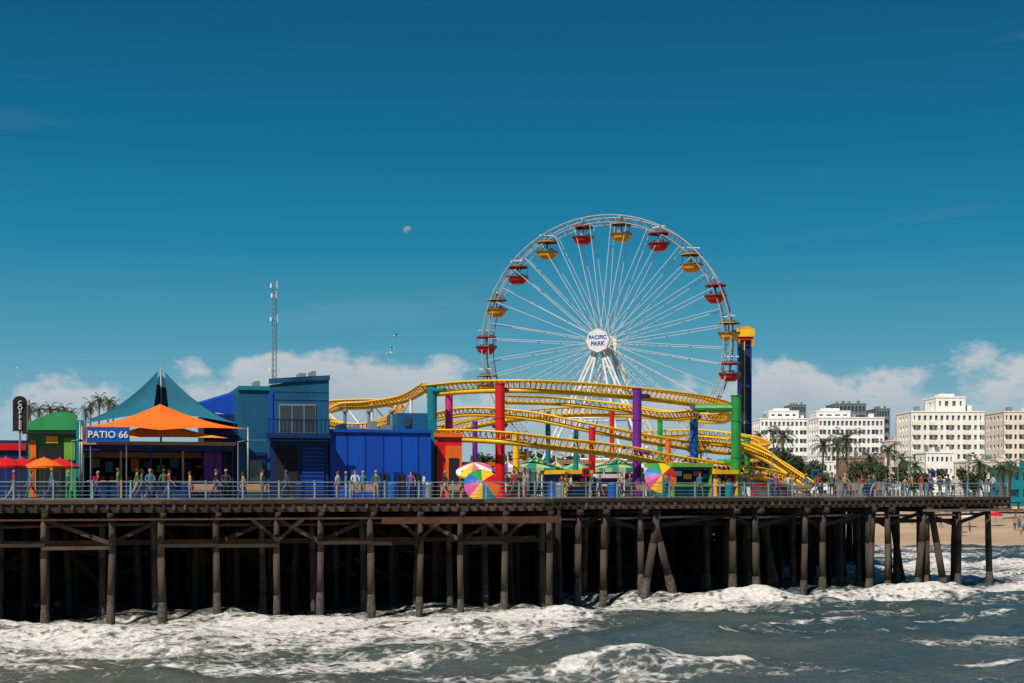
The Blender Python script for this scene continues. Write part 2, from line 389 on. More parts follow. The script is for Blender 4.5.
# railing
mb=MB()
def railing(frm,s0,s1,t=.12,z=DECK,h=1.02,step=2.1):
    n=max(1,int(round((s1-s0)/step)))
    for i in range(n+1):
        p=frm(s0+(s1-s0)*i/n,t); mb.box((p.x,p.y,z+h/2),(.1,.1,h),rail_m,0); mb.box((p.x,p.y,z+h+.06),(.13,.13,.05),rail_m,0)
    for k,(zz,hh) in enumerate(((h,.06),(h*.76,.03),(h*.5,.03),(h*.27,.03),(h*.08,.035))):
        a=frm(s0,t);b=frm(s1,t); mb.beam((a.x,a.y,z+zz),(b.x,b.y,z+zz),.05 if k else .09,hh,rail_m)
railing(pA,-50,29.8); railing(pB,-3.1,37.9)
railing(lambda s,t: pB(37.9,s),.3,21.8)
mb.build('pier_railing')
# ------------------------------------------------------------------ buildings on the pier
def lbox(mb,u1,u2,t1,t2,v1,v2,mat,frame='A'):
    sf,pf,rot=(sA,pA,AR) if frame=='A' else (sB,pB,BR)
    s1,s2=sf(u1,t1),sf(u2,t1); c=pf((s1+s2)/2,(t1+t2)/2); d=pf((s1+s2)/2,t1).y
    z1=DECK+.004 if v2 is None else Z(v2,d); z2=Z(v1,d)
    mb.box((c.x,c.y,(z1+z2)/2),(s2-s1,t2-t1,z2-z1),mat,rot); return d
def fp(u,t,v,frame='A'):
    p=pA(sA(u,t),t) if frame=='A' else pB(sB(u,t),t)
    return Vector((p.x,p.y,Z(v,p.y) if v is not None else DECK))
e=empty('blue_building'); mb=MB()
T=13
lbox(mb,238,270,T+.6,T+9,387,None,teal)
def slab(mb,u1,u2,t1,t2,va,vb,mat,vbot=None):
    s1,s2=sA(u1,t1),sA(u2,t1); a=pA(s1,t1);b=pA(s2,t1);c=pA(s2,t2);d=pA(s1,t2)
    z1=Z(va,a.y);z2=Z(vb,b.y);z0=DECK if vbot is None else Z(vbot,a.y)
    vs=[(a.x,a.y,z0),(b.x,b.y,z0),(c.x,c.y,z0),(d.x,d.y,z0),(a.x,a.y,z1),(b.x,b.y,z2),(c.x,c.y,z2),(d.x,d.y,z1)]
    mb.add(vs,[(3,2,1,0),(4,5,6,7),(0,1,5,4),(1,2,6,5),(2,3,7,6),(3,0,4,7)],mat)
slab(mb,270,329,T,T+9,385,376,teal,437)
slab(mb,270.6,328.4,T+.05,T+8.9,438,438,blued)
slab(mb,269,330,T-.12,T,384,375,teal,378.5)
lbox(mb,270,273,T-.08,T,392,437,blue)
for v in (392,400): lbox(mb,273.2,329,T-.02,T,v,v+.5,blued)
lbox(mb,279,316,T-.06,T+.02,404,433,grey)
for a,b in((280,291),(292.5,303),(304.5,315)): lbox(mb,a,b,T-.10,T-.055,405.5,431.5,glass)
lbox(mb,268,331,T-1.3,T-.01,433.5,438,blued)
for u in range(269,331,4): lbox(mb,u,u+.8,T-1.3,T-1.22,420,433.5,blued)
lbox(mb,268,331,T-1.32,T-1.2,419,420.2,blued)
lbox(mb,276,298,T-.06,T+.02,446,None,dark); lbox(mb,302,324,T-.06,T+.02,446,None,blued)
for v in range(448,496,4): lbox(mb,302,324,T-.09,T-.061,v,v+1.2,blue)
lbox(mb,246,266,T+.5,T+.59,452,None,blued); lbox(mb,250,262,T+.45,T+.499,460,None,glass)
lbox(mb,238,270,T+.45,T+.59,386,390,cteal); lbox(mb,243,329,T-.2,T-.1,439.5,441,cteal)
for u,w,v in((255,5,381),(300,6,373),(312,4,371)): lbox(mb,u,u+w,T+3,T+5,v,390,grey)
mb.build('structure',e)
e=empty('blue_angled_roof'); mb=MB()
s=[fp(198,T+4,404),fp(238,T+4,392),fp(238,T+9,390),fp(198,T+9,402),fp(198,T+4,410),fp(238,T+4,416),fp(238,T+9,414),fp(198,T+9,408)]
mb.add(s,[(0,1,2,3),(4,7,6,5),(0,4,5,1),(1,5,6,2),(2,6,7,3),(3,7,4,0)],blue)
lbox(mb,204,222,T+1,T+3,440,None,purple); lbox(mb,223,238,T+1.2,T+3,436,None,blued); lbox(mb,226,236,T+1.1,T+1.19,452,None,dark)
lbox(mb,204,238,T+.9,T+3.1,428,436,blued); lbox(mb,204,238,T+3.2,T+9,414,None,blued)
mb.build('structure',e)
e=empty('low_blue_building'); mb=MB()
lbox(mb,330,431,T+.5,T+10,431,None,blue)
lbox(mb,329,432,T+.35,T+10.1,429.5,432.5,blue)
for u in (347,365,383,401,418): lbox(mb,u,u+.7,T+.46,T+.499,433,None,blued)
lbox(mb,398,428,T+3,T+7,413,430,teal); lbox(mb,405,411,T+2.9,T+2.99,417,426,glass)
for u,v,w in((340,424,6),(352,426,9),(372,421,5),(384,425,8)): lbox(mb,u,u+w,T+4,T+6,v,431,grey)
for u in(345,369,392): 
    p=fp(u,T+5,430); mb.cyl(p,p+Vector((0,0,1.3)),.12,.12,grey); mb.lathe(p+Vector((0,0,1.3)),[(.25,0),(.25,.1),(.01,.25)],grey,8)
lbox(mb,431,437,T+2,T+8,420,None,cteal)
for k in range(9): lbox(mb,380+k*5.2,383.6+k*5.2,T-.6,T-.1,472+(k*7%3),None,[blued,dark,blue][k%3])
mb.build('structure',e)
e=empty('red_arcade_building'); mb=MB()
lbox(mb,437,462,T+1.5,T+7,436,None,red); lbox(mb,436,463,T+1.3,T+7.1,433,437,orange); lbox(mb,446,462,T+1.35,T+1.49,446,None,orange); lbox(mb,449,459,T+1.3,T+1.349,458,None,dark)
mb.build('structure',e)
# --- patio restaurant
e=empty('patio_restaurant'); mb=MB()
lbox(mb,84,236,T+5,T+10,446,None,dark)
lbox(mb,76,84,T+2,T+10,420,None,cteal)
lbox(mb,80,236,T-.2,T+5.5,441.5,445,tan); lbox(mb,82,234,T-.05,T+5.4,445.1,451,blued)
for u in(90,120,150,182,214,232):
    lbox(mb,u,u+2.0,T,T+.18,451.1,None,tan if u in(120,182) else blued)
lbox(mb,88,205,T+.3,T+.9,482,None,blued); lbox(mb,87,206,T+.2,T+1,480.5,482,tan)
lbox(mb,84,236,T+3.8,T+4.2,452,458,tan)
for k,u in enumerate(range(92,230,13)):
    lbox(mb,u,u+8,T+4.3,T+4.6,459+(k%3)*3,468+(k%2)*4,[tan,cteal,blued,orange,purple][k%5])
for u in range(92,204,9): lbox(mb,u,u+3.5,T+2.5,T+3,476,None,[teal,dark,red][u%3])
lbox(mb,87,129,T-2.95,T-2.8,427.5,442,cblue); lbox(mb,86.3,129.7,T-2.92,T-2.83,426.8,442.7,red)
for u in(90,126): lbox(mb,u,u+.8,T-2.8,T-2.7,442,None,grey)
mb.build('structure',e)
text('sign_text','PATIO 66',fp(108,T-2.98,434.8),.60,AR,white,e)
def sail(mb,peak,corners,mats,sag=.35,edge=.12,n=10):
    peak=Vector(peak); C=[Vector(c) for c in corners]
    for i in range(len(C)):
        a=C[i]; b=C[(i+1)%len(C)]; vs=[];fs=[]
        for j in range(n+1):
            w=j/n
            base=a.lerp(b,w)
            sc=4*w*(1-w)*edge
            base=base.lerp(Vector((peak.x,peak.y,base.z)),sc)+Vector((0,0,sc*1.2))
            for k in range(n+1):
                q=k/n; p=peak.lerp(base,q); p.z-= sag*4*q*(1-q)*abs(peak.z-base.z)*.35
                vs.append(p)
        for j in range(n):
            for k in range(n): o=j*(n+1)+k; fs.append((o,o+1,o+n+2,o+n+1))
        mb.add(vs,fs,mats[i%len(mats)])
mb=MB()
sail(mb,fp(158,T+4,371),[fp(80,T+1.0,424),fp(152,T+2.0,414),fp(150,T+8,414),fp(86,T+8,420)],[sail_t,sail_t2],.45,.10)
sail(mb,fp(165,T+3.5,372),[fp(170,T+2.0,414),fp(240,T+1.0,424),fp(232,T+8,420),fp(176,T+8,416)],[sail_t,sail_t2],.45,.10)
sail(mb,fp(161,T+5,374),[fp(128,T+4.0,412),fp(194,T+4.0,412),fp(200,T+8,412),fp(120,T+8,412)],[sail_t2,sail_t],.2,.03)
sail(mb,fp(160,T+.8,404),[fp(82,T-1.2,427),fp(160,T-2.6,430),fp(248,T-1.2,429),fp(215,T+5,426),fp(105,T+5,426)],[sail_o],.42,.10)
sail(mb,fp(160,T-.5,421),[fp(90,T-1.5,438),fp(228,T-1.5,438),fp(200,T+2,436),fp(118,T+2,436)],[M('amber_sail_fabric',(.85,.30,.02),.75)],.3,.05)
for u,t,v in((161,T+4,366),(80,T+1,421),(240,T+1,421),(248,T-1.2,427),(82,T-1.2,426)):
    a=fp(u,t,v); mb.cyl((a.x,a.y,DECK),a,.08,.06,grey)
mb.build('shade_sails',e,smooth=True)
e=empty('green_building'); mb=MB()
lbox(mb,28,76,T+3,T+9,430,None,green)
c=[];n=14
for k in range(n+1):
    f=k/n; c.append((22+54*f, 428-16*math.sin(f*math.pi*.62+.1)))
for k in range(n):
    slab(mb,c[k][0],c[k+1][0],T+2.6,T+9,c[k][1],c[k+1][1],green,430)
lbox(mb,22,78,T+2.4,T+2.9,431,434,dark); lbox(mb,30,36,T+2.8,T+2.98,440,None,orange); lbox(mb,40,62,T+2.8,T+2.98,446,None,dark)
lbox(mb,64,75,T+2.7,T+2.97,438,460,limeg); lbox(mb,46,58,T+2.7,T+2.79,436,443,yellow); lbox(mb,-60,28,T+4,T+9,440,None,blued)
lbox(mb,-60,26,T+3.8,T+3.99,443,450,red)
mb.build('structure',e)
e=empty('coffee_sign'); mb=MB()
lbox(mb,13,27,T-1.1,T-.8,403,431,dark); 
q=fp(20,T-.95,403); r_=7*q.y/F
q0=Vector((q.x,q.y,q.z)); d_=Vector((AN.x,AN.y,0))*.15
mb.cyl(q0-d_,q0+d_,r_,r_,dark,20); mb.cyl((q.x,q.y,DECK),(q.x,q.y,q.z-1),.07,.07,grey)
lbox(mb,12.5,13.1,T-1.15,T-.75,403,431.5,grey); lbox(mb,26.9,27.5,T-1.15,T-.75,403,431.5,grey)
mb.build('panel',e)
for i,ch in enumerate('COFFEE'): text('letter_%d'%i,ch,fp(20,T-1.16,403+i*4.9),.36,AR,white,e)
def patio_umbrella(p,r,mats,h=2.5,tilt=(0,0),name='patio_umbrella',peak=.55,n=8):
    mb=MB(); 
    mb.lathe((0,0,h-peak),[(r,0),(r*.66,peak*.42),(r*.33,peak*.78),(.02,peak)],mats[0],n*2,mats=[m for m in mats for _ in range(2)])
    mb.lathe((0,0,h-peak),[(r,0),(r*.99,-.14)],mats[0],n*2,mats=[m for m in mats for _ in range(2)])
    for k in range(n): t=2*math.pi*k/n; mb.cyl((r*math.cos(t)*.97,r*math.sin(t)*.97,h-peak-.02),(0,0,h-.1),.012,.012,grey,4)
    mb.cyl((0,0,0),(0,0,h+.08),.03,.03,grey,6); mb.cyl((0,0,0),(0,0,.08),.3,.3,grey,10)
    o=mb.build(name); o.location=p; o.rotation_euler=(tilt[0],tilt[1],0); return o
for u,t,mt in((6,T-3,[red]),(22,T-1,[red]),(44,T-2.5,[orange]),(60,T-1,[red]),(-10,T-2,[orange]),(34,T,[red])):
    q=fp(u,t,None); patio_umbrella(q,1.2,mt,2.6)
rb=[red,yellow,cgreen,cblue,pink,yellow,cteal,orange]
rb2=[M('umb_pink',(.7,.12,.25),.7),M('umb_white',(.75,.72,.7),.7)]
for u,v,rot,fr,t,mt in((482,484,62,'A',2.5,rb),(661,477,66,'B',2.2,rb),(474,468,24,'A',5,rb2+[yellow])):
    q=fp(u,t,v,fr); h=2.3; a=math.radians(rot)
    o=patio_umbrella((0,0,0),1.15 if rot>30 else 1.2,mt,h,name='rainbow_umbrella',peak=.5)
    o.rotation_euler=(a,0,math.radians(random.uniform(-12,12)))
    off=Matrix.Rotation(o.rotation_euler.z,3,'Z')@Matrix.Rotation(a,3,'X')@Vector((0,0,h-.35))
    o.location=q-off
    if rot>30:
        b=Vector(o.location); s_=MB(); s_.cyl((b.x,b.y,DECK),(b.x,b.y,b.z+.05),.04,.04,grey); s_.cyl((b.x,b.y,DECK),(b.x,b.y,DECK+.1),.3,.3,grey,12)
        s_.box((b.x,b.y,b.z),(.12,.12,.12),grey); s_.build('umbrella_stand')
# --- lattice mast
mb=MB(); q=fp(274,T+5,None); zt=Z(283,q.y); w=.17
zb=Z(392,q.y)-1.5
cs=[(w*math.cos(a),w*math.sin(a)) for a in(.5,2.6,4.7)]
for a,b in cs: mb.cyl((q.x+a,q.y+b,zb),(q.x+a,q.y+b,zt),.028,.022,grey,5)
z=zb
while z<zt-.5:
    for i in range(3):
        a=cs[i];b=cs[(i+1)%3]; mb.cyl((q.x+a[0],q.y+a[1],z),(q.x+b[0],q.y+b[1],z+.4),.014,.014,grey,4)
    z+=.4
for zz,l in((zt-.2,.28),(zt-.9,.2),(zt-2.6,.3),(zt-6.2,.4)):
    mb.cyl((q.x-l,q.y,zz),(q.x+l,q.y,zz),.02,.02,grey,5); mb.cyl((q.x+l*.8,q.y,zz-.2),(q.x+l*.8,q.y,zz+.35),.035,.035,white,6)
    mb.box((q.x-l*.7,q.y-.1,zz),(.12,.12,.28),white)
mb.cyl((q.x,q.y,zt),(q.x,q.y,zt+.5),.02,.015,grey,4)
mb.build('antenna_mast')
# ------------------------------------------------------------------ ferris wheel
fw=empty('ferris_wheel'); D=140.0; HC=Vector((X(605,D),D,Z(343.5,D))); R=12.5
wr=math.radians(-17)
wr_m=M('wheel_steel',(.36,.37,.39),.45,.2,2)
spk=M('spoke_white',(.55,.56,.58),.5,.15,2)
mb=MB()
def W(a,r,y):
    x=r*math.sin(a); z=r*math.cos(a); return HC+Vector((x*math.cos(wr)-y*math.sin(wr),x*math.sin(wr)+y*math.cos(wr),z))
off=math.radians(7.6); ns=20
for y in(-.8,.8):
    for rr,th in((R,.075),(R-.7,.055)): mb.tube([W(2*math.pi*k/80,rr,y) for k in range(80)],th,wr_m,6,closed=True)
    for k in range(80): 
        mb.cyl(W(2*math.pi*k/80,R,y),W(2*math.pi*(k+.5)/80,R-.7,y),.025,.025,wr_m,4,False)
for k in range(40):
    a=off+2*math.pi*k/40; mb.cyl(W(a,R,-.8),W(a,R,.8),.045,.045,wr_m,5); mb.cyl(W(a,R-.7,-.8),W(a,R-.7,.8),.04,.04,wr_m,5)
for k in range(ns):
    a=off+2*math.pi*k/ns
    for y in(-1,1):
        for da in(-.5,.5):
            mb.cyl(W(a+da*.5,.75,y*1.5),W(a+da*2*math.pi/ns*.42,R-.7,y*.8),.034,.034,spk,5,False)
mb.build('rim_and_spokes',fw)
mb=MB()
mb.cyl(W(0,0,-2.9),W(0,0,2.6),.42,.42,white,16)
for y in(-1.5,1.5): mb.cyl(W(0,0,y-.08),W(0,0,y+.08),.95,.95,white,24)
mb.cyl(W(0,0,-3.12),W(0,0,-2.95),1.16,1.16,white,8); mb.cyl(W(0,0,-3.08),W(0,0,-2.93),1.26,1.26,grey,8)
for y,yb in((-2.4,-3.8),(2.4,3.8)):
    for dx in(-6.6,-3.2,3.2,6.6):
        foot=W(0,0,yb)+Vector((dx*math.cos(wr),dx*math.sin(wr),0)); foot.z=DECK
        top=W(0,0,y)
        if abs(dx)>5:
            perp=Vector((math.cos(wr),math.sin(wr),0))*.35
            mb.cyl(foot-perp,top-perp*.4,.13,.11,white,8); mb.cyl(foot+perp,top+perp*.4,.13,.11,white,8)
            for k in range(14):
                f=k/14; g=(k+1)/14; sg=1 if k%2 else -1
                mb.cyl((foot+perp*sg).lerp(top+perp*sg*.4,f),(foot-perp*sg).lerp(top-perp*sg*.4,g),.05,.05,white,5,False)
        else: mb.cyl(foot,top,.15,.12,white,8)
    for h in(3.5,7.5,10.5):
        f=h/15.0
        a=W(0,0,yb)+Vector((-6.6*math.cos(wr),-6.6*math.sin(wr),0)); a.z=DECK; b=W(0,0,yb)+Vector((6.6*math.cos(wr),6.6*math.sin(wr),0)); b.z=DECK; t=W(0,0,y)
        mb.cyl(a.lerp(t,f),b.lerp(t,f),.08,.08,white,6)
mb.build('hub_and_legs',fw)
text('hub_text_top','PACIFIC',W(0,.3,-3.14),.5,wr,cblue,fw); text('hub_text_bottom','PARK',W(math.pi,.3,-3.14),.56,wr,cblue,fw)
gcan=M('gondola_canopy',(.09,.09,.10),.5)
def gondola(col):
    mb=MB(); n=14
    mb.lathe((0,0,-2.35),[(.01,0),(.55,.02),(.88,.3),(1.05,.74),(1.09,.80),(.99,.80),(.8,.35),(.01,.3)],col,n)
    mb.lathe((0,0,-1.70),[(1.09,0),(1.12,.06),(1.09,.12)],gcan,n)
    mb.lathe((0,0,-.62),[(1.05,-.02),(.75,.16),(.3,.28),(.02,.32)],gcan,n)
    mb.lathe((0,0,-.64),[(1.05,0),(1.05,-.07)],col,n)
    mb.cyl((0,0,-2.2),(0,0,-.1),.06,.06,gcan,6)
    for k in range(4):
        t=math.pi/4+k*math.pi/2; mb.cyl((.98*math.cos(t),.98*math.sin(t),-1.6),(.98*math.cos(t),.98*math.sin(t),-.65),.022,.022,gcan,5)
    for k in range(3): t=k*2.1+.4; mb.box((.5*math.cos(t),.5*math.sin(t),-1.6),(.35,.25,.55),[cblue,gcan,tan][k],t)
    mb.cyl((0,-.85,0),(0,.85,0),.07,.07,white,6); mb.cyl((0,0,-.2),(0,0,0),.06,.06,white,6)
    return mb.build('gondola',mesh_only=True)
gr,gy=gondola(M('gondola_red',(.55,.012,.012),.4)),gondola(M('gondola_yellow',(.80,.36,.01),.4))
for k in range(ns):
    a=off+2*math.pi*k/ns; g=bpy.data.objects.new('gondola_%d'%k,gy if k%2==0 else gr); COL.objects.link(g); g.location=W(a,R-.1,0); g.rotation_euler=(0,0,wr+k); g.parent=fw
# ------------------------------------------------------------------ roller coaster
rc=empty('roller_coaster')
def track(name,ctrl,mat=yellow,w=.55,spine=.2,per=10,truss=.55):
    P=[Vector((X(u,d),d,Z(v,d))) for u,v,d in ctrl]; C=catmull(P,per); mb=MB(); L=[];Rr=[];S=[]
    for i,p in enumerate(C):
        d=(C[min(i+1,len(C)-1)]-C[max(i-1,0)]).normalized(); r=d.cross(Vector((0,0,1))).normalized(); u=r.cross(d).normalized()
        L.append(p-r*w);Rr.append(p+r*w);S.append(p-u*truss)
    mb.tube(L,.08,mat,6);mb.tube(Rr,.08,mat,6);mb.tube(S,spine,mat,8)
    for i in range(1,len(C)):
        seg=(C[i]-C[i-1]).length; nn=max(1,int(seg/1.1))
        for k in range(nn):
            f=k/nn; l=L[i-1].lerp(L[i],f); r=Rr[i-1].lerp(Rr[i],f); s=S[i-1].lerp(S[i],f)
            mb.cyl(l,r,.04,.04,yellow2,4,False); mb.cyl(l,s,.045,.045,yellow2,4,False); mb.cyl(r,s,.045,.045,yellow2,4,False)
    mb.build(name,rc,smooth=True); return S
track('track_upper',[(428,386,112),(470,382,107),(520,381,105),(570,383,106),(620,387,108),(668,392,110),(706,398,113),(728,406,118),(722,414,126),(680,412,131),(620,408,132),(560,408,130),(500,414,126),(452,424,120),(432,432,113),(450,430,106),(500,432,103),(560,439,104),(620,446,106),(672,456,108),(720,463,110),(765,470,113),(808,483,116)],truss=.7)
track('track_left_loop',[(428,384,112),(405,396,119),(370,402,124),(340,404,126),(322,411,124),(330,420,120),(362,424,118),(390,417,121),(400,406,128),(385,400,134),(350,400,138),(320,402,142)],w=.48,spine=.16,truss=.45)
track('track_inner',[(432,414,118),(470,408,116),(530,412,114),(590,424,113),(640,434,114),(690,442,116),(735,447,119),(765,444,124),(748,436,130),(700,430,134),(640,432,134)],w=.48,spine=.16)
track('track_exit_drop',[(700,436,122),(735,440,119),(762,450,116),(785,464,115),(812,482,114)],spine=.24)
track('track_mid',[(505,396,122),(560,398,126),(620,404,122),(665,412,116),(700,410,112)],spine=.16,w=.48)
mb=MB()
def column(u,d,v,r,mat,arm=None,n=14):
    x=X(u,d); z=Z(v,d); mb.cyl((x,d,DECK),(x,d,z),r,r,mat,n); mb.cyl((x,d,DECK),(x,d,DECK+.12),r*1.7,r*1.7,mat,n); mb.cyl((x,d,z),(x,d,z+.06),r*1.15,r*1.15,mat,n)
    zz=DECK+3
    while zz<z-1: mb.cyl((x,d,zz),(x,d,zz+.1),r*1.12,r*1.12,mat,n); zz+=2.8
    if arm:
        for (u2,v2,d2,r2) in arm: mb.cyl((x,d,Z(v2,d)),(X(u2,d2),d2,Z(v2,d2)),r2,r2,mat,10)
column(500,104.5,384,.36,red,[(512,390,105.5,.18),(510,436,104,.2)])
column(637,107.5,389,.34,purple,[(648,396,109,.18),(650,452,107.5,.2)])
column(736,109,396,.38,cgreen,[(696,408,110,.3),(718,462,110,.22)])
column(432,110,386,.38,cteal,[(445,390,108,.18)])
column(449,112,390,.30,pink,[(455,432,107,.18)])
column(694,114,405,.33,cblue,[(706,410,114,.2)])
column(747,118,438,.26,cgreen)
column(516,112,436,.25,yellow); column(592,110,428,.26,red); column(576,114,428,.2,cteal); column(668,114,440,.22,orange); column(548,130,412,.24,cteal)
column(612,131,412,.22,red); column(660,132,416,.24,cgreen); column(475,122,422,.22,purple)
for u,v,d in((345,406,126),(372,404,124),(400,400,127),(330,414,123),(355,426,118),(385,421,121),(411,400,117)): column(u,d,v,.13,white,n=8)
for a,b in(((345,406,126),(372,440,124)),((372,404,124),(345,440,126)),((372,404,124),(400,436,127)),((400,400,127),(372,440,124)),((330,414,123),(355,440,118)),((411,400,117),(385,436,121))):
    mb.cyl((X(a[0],a[2]),a[2],Z(a[1],a[2])),(X(b[0],b[2]),b[2],Z(b[1],b[2])),.06,.06,white,6)
mb.build('support_columns',rc,smooth=False)
# ------------------------------------------------------------------ drop tower
mb=MB(); d=142; x=X(744.5,d); zt=Z(329,d); tb_=M('tower_blue',(.008,.035,.17),.45,.2,1)
mb.box((x,d,(DECK+zt)/2),(.95,.95,zt-DECK-.3),tb_,.2)
for a,b in((-.55,-.55),(.55,-.55),(.55,.55),(-.55,.55)): mb.cyl((x+a,d+b,DECK),(x+a,d+b,zt-.2),.08,.08,tb_,8)
z=DECK+.5
while z<zt-1: 
    mb.box((x,d,z),(1.2,1.2,.06),tb_,0); z+=1.1
mb.cyl((x-.1,d-.60,DECK+1),(x-.1,d-.60,zt-.5),.06,.06,yellow,6)
mb.box((x,d,zt-.45),(1.75,1.75,.8),yellow,0); mb.box((x,d,zt-1.05),(1.5,1.5,.25),red,0); mb.box((x,d,zt+.1),(1.2,1.2,.2),yellow2,0)
for s_ in(-.7,.7):
    mb.box((x+s_,d-.7,zt-1.5),(.25,.25,.7),yellow2,0)
for a in range(8): 
    t=a*math.pi/4; mb.box((x+1.3*math.cos(t),d+1.3*math.sin(t),Z(470,d)),(.5,.5,1.0),red,t)
mb.lathe((x,d,Z(462,d)),[(.7,0),(1.6,0),(1.6,.3),(.7,.3)],yellow,16)
mb.build('drop_tower_ride')
# ------------------------------------------------------------------ booths and tents
def booth(name,u1,u2,t1,t2,v,wall,trim,inside,fr='B'):
    e=empty(name); mb=MB()
    lbox(mb,u1,u2,t1+.4,t2,v+4,None,wall,fr); lbox(mb,u1-1,u2+1,t1-.2,t2+.1,v,v+4,trim,fr)
    lbox(mb,u1+2,u2-2,t1+.3,t1+.399,v+7,484,inside,fr); lbox(mb,u1,u2,t1,t1+.39,484.2,486,trim,fr)
    w=(u2-u1)/4
    for k in range(4): lbox(mb,u1+k*w+1,u1+(k+1)*w-1,t1+.25,t1+.299,v+8+(k%2)*3,v+13+(k%2)*3,[white,yellow,pink,cteal][k],fr)
    lbox(mb,u1,u1+1.6,t1+.05,t1+.39,v+4.1,None,trim,fr); lbox(mb,u2-1.6,u2,t1+.05,t1+.39,v+4.1,None,trim,fr)
    mb.build('structure',e)
booth('ticket_booth',673,712,4.5,8,463,cteal,limeg,dark)
booth('game_booth',566,592,12,16,470,cblue,yellow,dark)
booth('game_booth',598,622,12,16,474,pink,white,dark)
booth('game_booth',716,738,8,12,470,purple,yellow,dark)
booth('food_stand',505,528,14,18,474,orange,white,dark)
booth('food_stand',754,790,14,18,474,white,red,dark)
booth('game_booth',464,500,22,28,462,blued,orange,dark)
booth('game_booth',545,640,34,42,460,M('muted_green_wall',(.05,.14,.09),.7),tan,dark)
booth('arcade_hall',640,735,26,34,462,M('muted_maroon_wall',(.12,.04,.04),.7),white,dark)
tg=[M('tent_green',(.02,.25,.14),.7),M('tent_lime',(.32,.5,.2),.7)]
tp=[M('tent_purple',(.18,.05,.3),.7),M('tent_white',(.7,.7,.68),.7)]
tb=[M('tent_blue',(.02,.13,.42),.7),M('tent_yellow',(.7,.5,.06),.7)]
def tent(u,d,v,r,mats,name='striped_tent'):
    mb=MB(); x=X(u,d); zt=Z(v,d); zb=DECK+2.3
    mb.lathe((x,d,zb),[(r,0),(r*.55,(zt-zb)*.35),(r*.2,(zt-zb)*.72),(.02,zt-zb)],mats[0],24,mats=[m for m in mats for _ in range(2)])
    mb.lathe((x,d,zb),[(r,0),(r,-.35)],mats[0],24,mats=[mats[1],mats[0]])
    for k in range(8): t=k*math.pi/4+.2; mb.cyl((x+r*.97*math.cos(t),d+r*.97*math.sin(t),DECK),(x+r*.97*math.cos(t),d+r*.97*math.sin(t),zb),.06,.06,white,6)
    mb.cyl((x,d,DECK),(x,d,zt+.5),.07,.05,white,6); mb.lathe((x,d,DECK),[(r*.45,.1),(r*.45,1.1),(r*.4,1.15),(.1,1.2)],mats[0],12)
    mb.build(name)
tent(536,118,456,2.3,tg); tent(556,124,461,1.7,tb); tent(617,116,457,2.2,tg); tent(640,124,462,1.9,tp); tent(577,122,461,1.8,tg); tent(508,116,462,1.8,tp)
tent(770,128,468,1.7,tb)
def bin_(u,t,fr,mat):
    mb=MB(); p=fp(u,t,None,fr); mb.lathe(p,[(.01,.01),(.28,.01),(.31,.8),(.33,.82),(.33,.9),(.2,1.05),(.01,1.1)],mat,12); mb.build('litter_bin')
for u,t,fr,mt in((186,3,'A',blued),(300,4,'A',blued),(392,4,'A',cblue),(428,6,'A',grey),(560,3,'B',grey),(612,3,'B',cblue),(729,3,'B',cteal),(870,3,'B',blued)): bin_(u,t,fr,mt)
def bench(u,t,fr):
    mb=MB(); 
    for k in range(4): mb.box((0,-.18+k*.13,.45),(1.8,.11,.04),tan)
    for k in range(3): mb.box((0,.27+k*.03,.6+k*.13),(1.8,.03,.11),tan)
    for x in(-.75,.75):
        mb.box((x,-.15,.22),(.06,.06,.43),dark); mb.box((x,.25,.45),(.06,.06,.9),dark); mb.box((x,.03,.41),(.06,.46,.04),dark)
    o=mb.build('park_bench'); o.location=fp(u,t,None,fr); o.rotation_euler=(0,0,(AR if fr=='A' else BR)+(math.pi if random.random()<.5 else 0))
for u,t,fr in((205,6,'A'),(255,6,'A'),(365,5,'A'),(455,6,'A'),(645,6,'B'),(800,6,'B'),(845,6,'B')): bench(u,t,fr)
lampg=M('lamp_glass_dim',(.3,.3,.28),.4)
def lamp(x,y,z0,h,name='street_lamp'):
    mb=MB(); mb.cyl((0,0,0),(0,0,.5),.1,.07,dark); mb.cyl((0,0,.5),(0,0,h-.4),.045,.035,grey)
    mb.cyl((0,0,h-.4),(.5,0,h-.3),.025,.02,grey,6); mb.lathe((.5,0,h-.42),[(.02,0),(.13,.02),(.14,.08),(.03,.16)],dark,10); mb.lathe((.5,0,h-.47),[(.01,0),(.09,.02),(.1,.05)],lampg,10)
    o=mb.build(name); o.location=(x,y,z0); o.rotation_euler=(0,0,AR)
for u,t,fr in((238,8,'A'),(72,9,'A'),(528,7,'A'),(618,9,'B'),(772,9,'B'),(890,12,'B'),(898,16,'B'),(968,10,'B')):
    q=fp(u,t,None,fr); lamp(q.x,q.y,DECK,4.0)
for u,t,fr,c1 in((467,8,'A',cblue),(586,6,'B',red),(702,5,'B',white),(815,7,'B',cteal),(932,6,'B',cblue)):
    mb=MB(); q=fp(u,t,None,fr); mb.cyl(q,q+Vector((0,0,2.1)),.04,.04,grey,6); mb.box((q.x,q.y-.05,q.z+1.8),(.6,.05,.6),c1,AR); mb.box((q.x,q.y-.085,q.z+1.8),(.4,.012,.35),dark,AR); mb.build('notice_sign')
